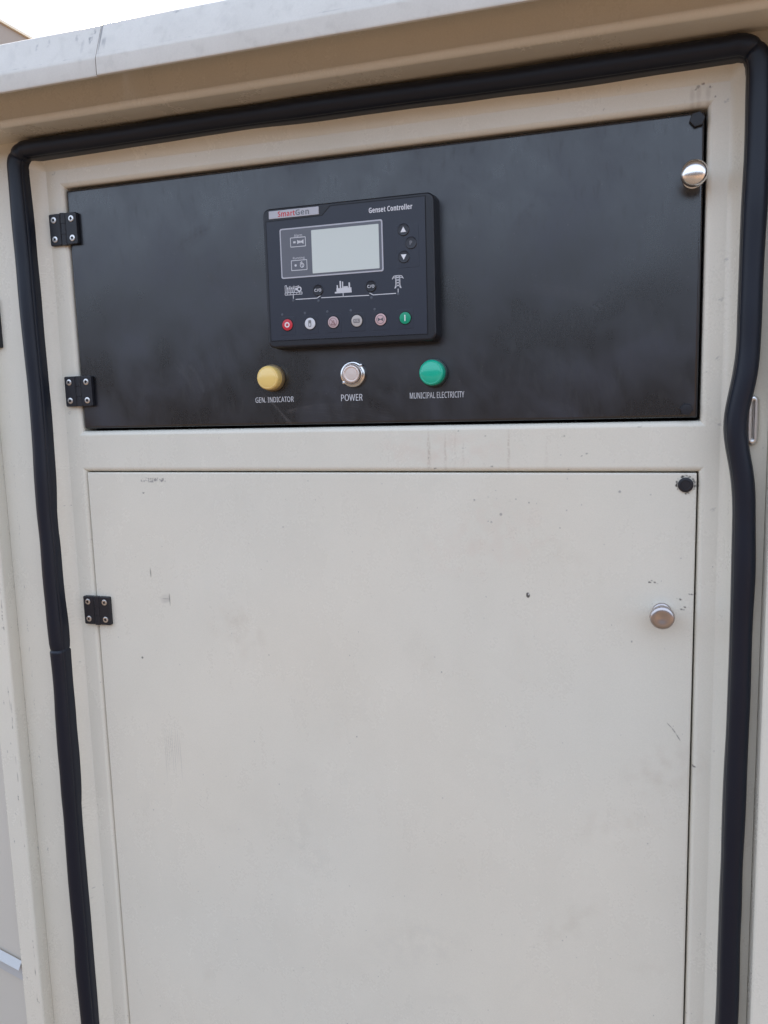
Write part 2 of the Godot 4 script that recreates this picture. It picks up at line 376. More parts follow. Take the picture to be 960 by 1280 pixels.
# ---------------------------------------------------------------- parts
func hinge(x: float, y: float, parent: Node3D, m: Material, steel: Material, dark: Material, z: float, label: String) -> void:
	var b := MB.new()
	b.plate(x - 0.0212, x - 0.0042, y - 0.0200, y + 0.0200, z - 0.001, z + 0.0045, 0.002, 0.001, 3)
	b.plate(x + 0.0042, x + 0.0212, y - 0.0200, y + 0.0200, z - 0.001, z + 0.0045, 0.002, 0.001, 3)
	var h := obj("hinge", b, m, parent, label)
	# knuckles round the pin
	for k in 3:
		var q := MB.new()
		var y0 := y - 0.0200 + k * 0.01345
		var y1 := y0 + 0.0131
		var n := 16
		for i in n:
			var a := TAU * i / n; var e := TAU * (i + 1) / n
			var p := Vector3(x + cos(a) * 0.0048, 0, z + 0.0022 + sin(a) * 0.0042)
			var r := Vector3(x + cos(e) * 0.0048, 0, z + 0.0022 + sin(e) * 0.0042)
			q.quad(Vector3(p.x, y1, p.z), Vector3(r.x, y1, r.z), Vector3(r.x, y0, r.z), Vector3(p.x, y0, p.z))
			q.tri(Vector3(x, y1, z + 0.0022), Vector3(p.x, y1, p.z), Vector3(r.x, y1, r.z))
			q.tri(Vector3(x, y0, z + 0.0022), Vector3(r.x, y0, r.z), Vector3(p.x, y0, p.z))
		obj("knuckle", q, m, h)
	for sx in [-1, 1]:
		for sy in [-1, 1]:
			var s := MB.new()
			var c := Vector3(x + sx * 0.0136, y + sy * 0.0122, z + 0.0044)
			s.lathe(c, [[0.0042, 0.0], [0.0040, 0.0007], [0.0033, 0.0010], [0.0018, 0.0010], [0.0015, 0.0003]], 24)
			var rot := rng.randf() * PI
			obj("screw", s, steel, h)
			var d := MB.new()
			for k in 2:
				var dir := Vector2(cos(rot + k * PI / 2), sin(rot + k * PI / 2)) * 0.0021
				var cc := Vector2(c.x, c.y)
				d.stroke(cc - dir, cc + dir, 0.0012, c.z + 0.00106 + k * 0.00003)
			d.ring_print(Vector2(c.x, c.y), 0.0, 0.0013, c.z + 0.00115)
			obj("screw_recess", d, dark, h)

func knob(x: float, y: float, z: float, parent: Node3D, m: Material, label: String, dish: bool) -> void:
	var b := MB.new()
	var prof := [[0.0105, z], [0.0105, z + 0.0022], [0.0098, z + 0.003], [0.0086, z + 0.0038], [0.0080, z + 0.010], [0.0084, z + 0.0145], [0.0100, z + 0.0180], [0.0120, z + 0.0202], [0.0130, z + 0.0224], [0.0132, z + 0.0238], [0.0130, z + 0.0250]]
	if dish:
		for q in [[0.0124, 0.0266], [0.0112, 0.0277], [0.0096, 0.0283], [0.0078, 0.0285], [0.0058, 0.0283], [0.0036, 0.0279], [0.0016, 0.0277], [0.00001, 0.0276]]: prof.append([q[0], z + q[1]])
	else:
		for k in range(1, 13):
			var a := PI / 2 * k / 12.0
			prof.append([0.0130 * cos(a) + 0.00001, z + 0.0250 + 0.0080 * sin(a)])
	b.lathe(Vector3(x, y, 0), prof, 48)
	obj("knob", b, m, parent, label, U0, 50.0)

func hex_cap(x: float, y: float, z: float, r: float, parent: Node3D, m: Material, rot: float) -> void:
	var b := MB.new()
	var loops := []
	for q in [[r * 1.0, z], [r * 1.0, z + 0.0038], [r * 0.9, z + 0.0046], [r * 0.55, z + 0.0048]]:
		var l := PackedVector3Array()
		for i in 6: l.append(Vector3(x + cos(rot + TAU * i / 6) * q[0], y + sin(rot + TAU * i / 6) * q[0], q[1]))
		loops.append(l)
	b.rings(loops)
	obj("bolt", b, m, parent, "", U0, 25.0)

func _ready() -> void:
	# ------------------------------------------------------------ camera
	var cam := Camera3D.new(); cam.name = "camera"; add_child(cam)
	cam.transform = Transform3D(Basis(Vector3(0.9524997, -0.0274303, -0.3033018), Vector3(-0.0158636, 0.9901142, -0.1393635), Vector3(0.3041262, 0.1375551, 0.9426483)), Vector3(0.7268, 1.5679, 0.9352))
	cam.fov = 64.157; cam.near = 0.02; cam.far = 400.0; cam.current = true
	# ------------------------------------------------------------ sky, sun, exposure
	var sm := ProceduralSkyMaterial.new()
	sm.sky_top_color = Color(0.74, 0.80, 0.90); sm.sky_horizon_color = Color(0.83, 0.90, 0.99); sm.sky_curve = 0.20
	sm.ground_bottom_color = Color(0.45, 0.38, 0.32); sm.ground_horizon_color = Color(0.75, 0.70, 0.64)
	sm.sun_angle_max = 1.0
	var sky := Sky.new(); sky.sky_material = sm
	var env := Environment.new(); env.background_mode = Environment.BG_SKY; env.sky = sky
	env.background_energy_multiplier = 1.0
	env.tonemap_mode = Environment.TONE_MAPPER_LINEAR; env.tonemap_exposure = 2.42
	env.sdfgi_enabled = true; env.ssao_enabled = true; env.ssil_enabled = true
	var we := WorldEnvironment.new(); we.name = "world_environment"; we.environment = env; add_child(we)
	var sun := DirectionalLight3D.new(); sun.name = "sun"; add_child(sun)
	sun.light_energy = 1.0; sun.light_color = Color(1.0, 0.88, 0.72); sun.light_angular_distance = 0.5; sun.shadow_enabled = true
	sun.look_at_from_position(Vector3.ZERO, Vector3(0.60, -0.55, 0.80), Vector3.UP)   # comes from behind the enclosure, over its left shoulder

	rng.seed = 11; mark_noise = noise(77, 0.07, 3)
	# ------------------------------------------------------------ materials
	var cream := StandardMaterial3D.new(); cream.albedo_texture = paint_texture(); cream.roughness = 1.0; cream.roughness_texture = sheen_texture(); cream.roughness_texture_channel = BaseMaterial3D.TEXTURE_CHANNEL_RED
	var fas := StandardMaterial3D.new(); fas.albedo_texture = fascia_texture(); fas.roughness = 0.42
	var plain := mat(Color(0.66, 0.63, 0.57), 0.4)
	var pt := panel_textures()
	var black := StandardMaterial3D.new(); black.albedo_texture = pt[0]; black.roughness_texture = pt[1]; black.roughness = 1.0; black.metallic_specular = 1.0
	black.roughness_texture_channel = BaseMaterial3D.TEXTURE_CHANNEL_RED
	var rubber := mat(Color(0.004, 0.007, 0.016), 0.42)
	rubber.metallic_specular = 0.45
	var hinge_black := mat(Color(0.010, 0.011, 0.016), 0.42)
	var gap := mat(Color(0.008, 0.008, 0.010), 0.8)
	var steel := mat(Color(0.72, 0.70, 0.68), 0.32, 1.0)
	var chrome := mat(Color(0.88, 0.86, 0.84), 0.24, 1.0)
	var satin := mat(Color(0.50, 0.455, 0.44), 0.30, 1.0)
	var steel_ring := mat(Color(0.78, 0.76, 0.74), 0.24, 1.0)
	var white_ink := mat(Color(0.62, 0.62, 0.64), 0.6)
	var body := mat(Color(0.009, 0.010, 0.015), 0.38)
	var membrane := mat(Color(0.020, 0.024, 0.038), 0.36)

	# ------------------------------------------------------------ ground
	var g := MB.new()
	g.quad(Vector3(-150, 0, 150), Vector3(150, 0, 150), Vector3(150, 0, -150), Vector3(-150, 0, -150))
	var gm := StandardMaterial3D.new()
	var gn := NoiseTexture2D.new(); gn.width = 512; gn.height = 512; gn.seamless = true; gn.noise = noise(90, 0.02, 5)
	var gr := Gradient.new(); gr.set_color(0, Color(0.53, 0.425, 0.325)); gr.set_color(1, Color(0.68, 0.56, 0.44)); gn.color_ramp = gr
	gm.albedo_texture = gn; gm.uv1_triplanar = true; gm.uv1_world_triplanar = true; gm.uv1_scale = Vector3(0.4, 0.4, 0.4); gm.roughness = 0.95
	var ground := obj("ground", g, gm, self)
	ground.set_meta("kind", "structure"); ground.set_meta("label", "sandy concrete yard in front of the generator enclosure"); ground.set_meta("category", "ground")

	# ------------------------------------------------------------ neighbouring building, seen over the roof edge
	var nb := thing("building", "beige building with sunlit roof edge behind the enclosure roof at upper left", "building", Vector3(-5.0, 0, -5.0))
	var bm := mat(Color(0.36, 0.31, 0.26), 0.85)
	var bw := MB.new()
	# wall facing the yard is built round its window opening
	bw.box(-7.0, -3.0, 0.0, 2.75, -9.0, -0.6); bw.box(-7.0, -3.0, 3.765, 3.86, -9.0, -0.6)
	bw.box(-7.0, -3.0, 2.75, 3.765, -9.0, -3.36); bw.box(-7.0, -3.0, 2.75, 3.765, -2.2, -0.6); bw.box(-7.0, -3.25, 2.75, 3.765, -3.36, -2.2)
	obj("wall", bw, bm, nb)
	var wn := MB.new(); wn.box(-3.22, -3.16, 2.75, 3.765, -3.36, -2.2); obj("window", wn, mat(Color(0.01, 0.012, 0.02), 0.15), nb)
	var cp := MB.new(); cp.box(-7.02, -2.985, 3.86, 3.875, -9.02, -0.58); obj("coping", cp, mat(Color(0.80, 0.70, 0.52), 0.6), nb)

	# boundary wall across the yard, mirrored in the knobs and the black panel
	var yw := thing("boundary_wall", "dark grey stone boundary wall across the yard, mirrored in the chrome knob", "wall", Vector3(0, 0, 8.6))
	var yb := MB.new(); yb.box(-22.0, 14.0, 0.0, 2.9, 8.4, 8.8); obj("wall", yb, mat(Color(0.045, 0.044, 0.050), 0.9), yw)
	var yc := MB.new(); yc.box(-22.05, 14.05, 2.9, 2.98, 8.34, 8.86); obj("coping", yc, mat(Color(0.2, 0.18, 0.16), 0.9), yw)

	# ------------------------------------------------------------ the enclosure
	var E := thing("generator_enclosure", "cream painted steel generator enclosure, its side opening framed by black rubber seal", "generator enclosure", Vector3(0.39, 0.0, -0.5))
	# main frame round the opening: cove up to the seal, flat face, rolled lips into both openings
	var f := MB.new()
	var cove := []
	for q in [[0.0, 0.016], [0.003, 0.0105], [0.006, 0.0058], [0.009, 0.0024], [0.012, 0.0005], [0.0135, 0.0]]:
		cove.append(MB.rr(-0.0400 + q[0], 0.8150 - q[0], 0.34 + q[0], 1.8865 - q[0], 0.0135 - q[0] + 0.0002, q[1]))
	f.rings(cove, false)
	var X0 := -0.0265; var X1 := 0.8015; var YT := 1.8730; var YB := 0.3535
	var r := 0.006
	var hx0 := -0.0008; var hx1 := 0.7812; var py0 := 1.5352; var py1 := 1.8512; var dy0 := 0.45; var dy1 := 1.4806
	f.face(X0, hx0 - r, YB, YT, 0.0); f.face(hx1 + r, X1, YB, YT, 0.0)
	f.face(hx0 - r, hx1 + r, py1 + r, YT, 0.0); f.face(hx0 - r, hx1 + r, dy1 + r, py0 - r, 0.0); f.face(hx0 - r, hx1 + r, YB, dy0 - r, 0.0)
	for hole in [[py0, py1], [dy0, dy1]]:
		var loops := []
		for k in 7:
			var a := PI / 2 * k / 6
			var o := r * (1 - sin(a))
			loops.append(MB.rr(hx0 - o, hx1 + o, hole[0] - o, hole[1] + o, 0.0001, -r * (1 - cos(a))))
		loops.append(MB.rr(hx0, hx1, hole[0], hole[1], 0.0001, -0.03))
		f.rings(loops, false)
	obj("door_frame", f, cream, E, "", U0, 50.0)
	# flange that carries the seal
	var fl := MB.new()
	fl.box(-0.1235, -0.0398, 0.25, 1.912, 0.004, 0.016)
	fl.box(0.8148, 0.8455, 0.25, 1.912, 0.004, 0.016)
	fl.box(-0.0398, 0.8148, 1.8863, 1.912, 0.004, 0.016)
	fl.box(-0.0398, 0.8148, 0.25, 0.3402, 0.004, 0.016)
	obj("seal_flange", fl, cream, E)
	# head beam over the opening
	var hb := MB.new()
	var prof := [Vector2(-0.04, 1.973), Vector2(0.082, 1.973), Vector2(0.084, 1.972)]
	for k in 6:
		var t := k / 5.0
		prof.append(Vector2(0.0850 - 0.0045 * t - 0.0012 * sin(PI * t), 1.9690 - 0.0550 * t))
	for k in 7:
		var a := PI / 2 * k / 6
		prof.append(Vector2(0.0735 + 0.0075 * cos(a), 1.9130 - 0.0075 * sin(a)))
	prof.append(Vector2(0.016, 1.9095)); prof.append(Vector2(-0.04, 1.9085))
	hb.along_x(prof, -1.25, 1.40)
	obj("head_beam", hb, cream, E, "", U0, 35.0)
	# roof fascia, two lengths meeting at a joint
	for s in [[-1.28, 0.1568, -0.0018], [0.1590, 1.43, 0.0]]:
		var fb := MB.new()
		var dz: float = s[2]
		var pf := [Vector2(0.090 + dz, 1.9795), Vector2(0.1180 + dz, 1.9790), Vector2(0.1215 + dz, 1.9765), Vector2(0.1350 + dz, 1.9415), Vector2(0.1360 + dz, 1.9395), Vector2(0.1365 + dz, 1.9370), Vector2(0.1365 + dz, 1.9220), Vector2(0.1358 + dz, 1.9204), Vector2(0.1340 + dz, 1.9197), Vector2(0.1322 + dz, 1.9204), Vector2(0.1315 + dz, 1.9220), Vector2(0.1315 + dz, 1.9370), Vector2(0.1175 + dz, 1.9745), Vector2(0.090 + dz, 1.9750)]
		fb.along_x(pf, s[0], s[1])
		obj("roof_fascia", fb, fas, E, "dirty left length of roof fascia" if dz < 0 else "", UF, 35.0)
	var rf := MB.new()
	rf.along_x([Vector2(-1.15, 1.9795), Vector2(0.0898, 1.9795), Vector2(0.0898, 1.9750), Vector2(-1.15, 1.9750)], -1.28, 1.43); obj("roof", rf, plain, E)
	# right post beside the seal
	var rp := MB.new(); rp.plate(0.8458, 1.40, 0.22, 1.9080, -0.02, 0.046, 0.003, 0.003, 4); obj("post", rp, cream, E, "", U0, 50.0)
	# body behind the opening, closed on every side
	var wl := MB.new(); wl.box(-1.25, -0.1237, 0.22, 1.905, -0.03, 0.003); obj("wall", wl, plain, E)
	wl = MB.new(); wl.box(-1.25, -1.22, 0.22, 1.9745, -1.10, -0.0305); obj("wall", wl, plain, E)
	wl = MB.new(); wl.box(1.37, 1.40, 0.22, 1.9745, -1.10, -0.0205); obj("wall", wl, plain, E)
	wl = MB.new(); wl.box(-1.22, 1.37, 0.22, 1.9745, -1.10, -1.07); obj("wall", wl, plain, E)
	var sk := MB.new(); sk.box(-1.25, 1.40, 0.0, 0.2195, -1.10, 0.0); obj("base", sk, gap, E)
	var lin := MB.new(); lin.box(-0.05, 0.83, 0.30, 1.90, -0.05, -0.0302); obj("inner_lining", lin, gap, E)

	# rubber seal
	var path := []
	var sl := -0.0508; var sr := 0.8247; var stp := 1.8955; var sb := 0.33; var rc := 0.020
	var wob := noise(33, 3.0, 2)
	var y := sb + rc
	while y < stp - rc:
		var dx := 0.0
		var t := (y - 1.530) / 0.045
		dx = -0.0105 * exp(-t * t) + 0.0012 * exp(-pow((y - 1.38) / 0.05, 2))
		path.append([Vector2(sr + dx + wob.get_noise_1d(y) * 0.0018, y), 1.0 + wob.get_noise_1d(y * 2.0 + 300) * 0.07])
		y += 0.008
	for k in 13: path.append([Vector2(sr - rc + rc * cos(PI / 2 * k / 12), stp - rc + rc * sin(PI / 2 * k / 12)), 1.0 - 0.08 * exp(-pow((k - 6) / 0.8, 2))])
	var x := sr - rc - 0.01
	while x > sl + rc + 0.005:
		path.append([Vector2(x, stp + wob.get_noise_1d(x * 0.7 + 50) * 0.0022), 1.0 + wob.get_noise_1d(x * 1.5 + 200) * 0.08]); x -= 0.012
	for k in 13: path.append([Vector2(sl + rc + rc * cos(PI / 2 + PI / 2 * k / 12), stp - rc + rc * sin(PI / 2 + PI / 2 * k / 12)), 1.0 - 0.06 * exp(-pow((k - 7) / 0.8, 2)) - 0.03 * exp(-pow((k - 3) / 0.8, 2))])
	y = stp - rc - 0.008
	while y > sb + rc:
		var notch := 1.0 - 0.07 * exp(-pow((y - 1.2340) / 0.0016, 2)) + 0.02 * clampf((1.2345 - y) * 1000.0, 0.0, 1.0) * exp((y - 1.2345) / 0.03)
		path.append([Vector2(sl + wob.get_noise_1d(y + 90) * 0.0020 - 0.0010 * exp(-pow((y - 1.42) / 0.03, 2)), y), notch + wob.get_noise_1d(y * 2.0 + 130) * 0.06])
		y -= 0.0015 if absf(y - 1.234) < 0.009 else 0.008
	for k in 9: path.append([Vector2(sl + rc + rc * cos(PI + PI / 2 * k / 8), sb + rc + rc * sin(PI + PI / 2 * k / 8)), 1.0])
	path.append([Vector2(0.4, sb), 1.0])
	for k in 9: path.append([Vector2(sr - rc + rc * cos(PI * 1.5 + PI / 2 * k / 8), sb + rc + rc * sin(PI * 1.5 + PI / 2 * k / 8)), 1.0])
	# section: u towards the outside of the loop, z forwards
	var sec := [Vector2(0.0108, 0.010), Vector2(0.0112, 0.022), Vector2(0.0108, 0.028), Vector2(0.0090, 0.0325), Vector2(0.0055, 0.0355), Vector2(0.0010, 0.0364), Vector2(-0.0040, 0.0358), Vector2(-0.0078, 0.0336), Vector2(-0.0098, 0.0302), Vector2(-0.0103, 0.0282), Vector2(-0.0095, 0.0270), Vector2(-0.0104, 0.0258), Vector2(-0.0112, 0.0230), Vector2(-0.0112, 0.010)]
	var ru := MB.new()
	var np := path.size()
	var rows := []
	for i in np:
		var a: Vector2 = path[(i + np - 1) % np][0]; var b: Vector2 = path[(i + 1) % np][0]
		var d := (b - a).normalized(); var nrm := Vector2(d.y, -d.x)
		var row := PackedVector3Array()
		for q in sec:
			var c: Vector2 = path[i][0] + nrm * q.x * path[i][1]
			row.append(Vector3(c.x, c.y, 0.010 + (q.y - 0.010) * path[i][1]))
		rows.append(row)
	for i in np:
		var p: PackedVector3Array = rows[i]; var q: PackedVector3Array = rows[(i + 1) % np]
		for k in sec.size() - 1: ru.quad(p[k], q[k], q[k + 1], p[k + 1])
	obj("rubber_seal", ru, rubber, E, "black ribbed rubber seal round the opening", U0, 50.0)

	# latch keeper bent against the seal on the right
	var lk := MB.new()
	var lrows := []
	var nl := 48
	for i in nl:
		var t := TAU * i / nl
		var cx := 0.8304 + 0.0030 * cos(t)
		var cy := 1.5356 + 0.0180 * signf(sin(t)) * minf(1.0, absf(sin(t)) * 3.0) + 0.0042 * sin(t)
		var nrm := Vector2(cos(t), sin(t))
		var row := PackedVector3Array()
		for k in 12:
			var a := TAU * k / 12
			row.append(Vector3(cx + nrm.x * 0.0031 * cos(a), cy + nrm.y * 0.0031 * cos(a), 0.0190 + 0.0030 * sin(a)))
		lrows.append(row)
	for i in nl:
		var p: PackedVector3Array = lrows[i]; var q: PackedVector3Array = lrows[(i + 1) % nl]
		for k in 12: lk.quad(p[k], q[k], q[(k + 1) % 12], p[(k + 1) % 12])
	var keeper := obj("latch_keeper", lk, steel, E, "small worn steel latch loop beside the seal", U0, 60.0)
	var kg := MB.new(); kg.plate(0.8256, 0.8352, 1.5110, 1.5602, 0.0158, 0.0170, 0.0046, 0.0004, 2); obj("backing", kg, mat(Color(0.20, 0.18, 0.16), 0.6), keeper)

	# open outer door folded back on the left
	var od := MB.new(); od.plate(-0.1572, -0.1238, 0.22, 1.885, 0.0041, 0.0375, 0.002, 0.0035, 4)
	var door_out := obj("outer_door", od, cream, E, "opened outer door folded back, scuffed along its edge", U0, 50.0)
	var inn := MB.new()
	var sl2 := 0.24
	inn.quad(Vector3(-0.90, 0.22, 0.030 - 0.75 * sl2), Vector3(-0.1573, 0.22, 0.030), Vector3(-0.1573, 1.885, 0.030), Vector3(-0.90, 1.885, 0.030 - 0.75 * sl2))
	obj("door_skin", inn, mat(Color(0.60, 0.565, 0.495), 0.4), door_out)
	var lg := MB.new()
	for s in [[0.7330, 0.7430, 0.004, 0.012], [0.7100, 0.7328, 0.003, 0.004]]:
		var y0: float = s[0]; var y1: float = s[1]
		lg.quad(Vector3(-0.90, y0, 0.030 - 0.75 * sl2 + s[3]), Vector3(-0.1573, y0, 0.030 + s[3]), Vector3(-0.1573, y1, 0.030 + s[2]), Vector3(-0.90, y1, 0.030 - 0.75 * sl2 + s[2]))
	obj("door_rail", lg, mat(Color(0.50, 0.50, 0.49), 0.38), door_out)
	var dh := MB.new(); dh.plate(-0.150, -0.1055, 1.650, 1.715, 0.0158, 0.0225, 0.002, 0.001, 3); obj("hinge", dh, hinge_black, E, "black outer hinge at the left edge of the flange")

	# ------------------------------------------------------------ lower door
	var ld := MB.new(); ld.plate(0.0010, 0.7797, 0.4525, 1.4792, -0.022, 0.0, 0.001, 0.0022, 4, noise(72, 4.0, 2), 0.0007)
	var lower := obj("lower_door", ld, cream, E, "plain cream lower door below the black panel", U0, 50.0)
	knob(0.7466, 1.3243, 0.0, lower, satin, "brushed steel knob on the cream door", true)
	var lp := MB.new(); lp.lathe(Vector3(0.7683, 1.4666, 0), [[0.0080, -0.001], [0.0080, 0.0016], [0.0074, 0.0022], [0.0052, 0.0024], [0.0046, 0.0018]], 28)
	obj("plug", lp, hinge_black, lower, "black plug ringed by chipped paint")

	# ------------------------------------------------------------ black control panel door
	var cpn := MB.new(); cpn.plate(0.0018, 0.7784, 1.5386, 1.8476, -0.022, -0.0005, 0.002, 0.0032, 5, noise(71, 6.0, 2), 0.0005)
	var panel := obj("control_panel", cpn, black, E, "black powder coated control panel door with smudges", UP, 50.0)
	knob(0.7684, 1.7826, -0.0005, panel, chrome, "polished chrome knob on the black panel", false)
	hex_cap(0.7712, 1.8395, -0.0006, 0.0078, panel, hinge_black, 0.2)
	hex_cap(0.7672, 1.5475, -0.0006, 0.0068, panel, hinge_black, 0.9)
	words("lettering", "GEN. INDICATOR", false, 0.2600, 0.3120, 1.5669, 1.5735, -0.0004, white_ink, panel)
	words("lettering", "POWER", false, 0.3745, 0.4020, 1.5663, 1.5740, -0.0004, white_ink, panel)
	words("lettering", "MUNICIPAL ELECTRICITY", false, 0.4610, 0.5262, 1.5668, 1.5737, -0.0004, white_ink, panel)

	var hk := "black butt hinge with four screws, "
	hinge(-0.0026, 1.7984, E, hinge_black, steel, gap, 0.001, hk + "upper left of the black panel")
	hinge(0.0013, 1.5886, E, hinge_black, steel, gap, 0.001, hk + "lower left of the black panel")
	hinge(0.0036, 1.2870, E, hinge_black, steel, gap, 0.001, hk + "on the cream door")

	controller(white_ink, body, membrane, gap)

	# ------------------------------------------------------------ pilot lamps and power button
	for s in [["yellow", 0.2852, 1.5968, Color(0.88, 0.62, 0.20)], ["green", 0.4912, 1.5958, Color(0.0, 0.46, 0.29)]]:
		var L := thing("indicator_lamp", ("round yellow indicator lamp above the words GEN. INDICATOR" if s[0] == "yellow" else "round green indicator lamp above the words MUNICIPAL ELECTRICITY"), "indicator lamp", Vector3(s[1], s[2], 0), "indicator lamps on the black panel")
		var c := Vector3(s[1], s[2], -0.0005)
		var lensm := mat(s[3], 0.30); lensm.clearcoat_enabled = true; lensm.clearcoat = 0.6; lensm.clearcoat_roughness = 0.12
		var col := MB.new(); col.lathe(c, [[0.0166, 0.0], [0.0166, 0.0035], [0.0160, 0.0046], [0.0145, 0.0050]], 44); obj("collar", col, mat(Color(0.16, 0.11, 0.05), 0.4) if s[0] == "yellow" else mat(Color(0.02, 0.035, 0.035), 0.35), L)
		var le := MB.new(); le.lathe(c, [[0.0146, 0.0048], [0.0148, 0.012], [0.0142, 0.0152], [0.0134, 0.0164], [0.0124, 0.0170], [0.0118, 0.0169], [0.0112, 0.0173], [0.0090, 0.0181], [0.0060, 0.0187], [0.0030, 0.0190], [0.0001, 0.0191]], 44); obj("lens", le, lensm, L)
	var Pb := thing("power_button", "round metal push button above the word POWER between the two lamps", "push button", Vector3(0.3915, 1.5978, 0))
	var pc := Vector3(0.3915, 1.5978, -0.0005)
	var pb := MB.new(); pb.lathe(pc, [[0.0156, 0.0], [0.0156, 0.0030], [0.0154, 0.0040], [0.0146, 0.0048], [0.0132, 0.0052], [0.0128, 0.0062], [0.0122, 0.0066], [0.0116, 0.0062], [0.0113, 0.0036]], 44); obj("bezel", pb, steel_ring, Pb)
	var pi := MB.new(); pi.lathe(pc, [[0.0108, 0.003], [0.0108, 0.0082], [0.0101, 0.0092], [0.0090, 0.0094], [0.0086, 0.0088], [0.0074, 0.0086], [0.0072, 0.0092], [0.0001, 0.0093]], 44); obj("push_cap", pi, mat(Color(0.80, 0.69, 0.63), 0.42, 1.0), Pb)
	for k in 2:
		var tb := MB.new()
		var ang := 0.75 + PI * k
		tb.plate(pc.x + cos(ang) * 0.0144 - 0.0022, pc.x + cos(ang) * 0.0144 + 0.0022, pc.y + sin(ang) * 0.0144 - 0.0016, pc.y + sin(ang) * 0.0144 + 0.0016, 0.002, 0.0052, 0.0008, 0.0006, 2)
		obj("lug", tb, steel_ring, Pb)

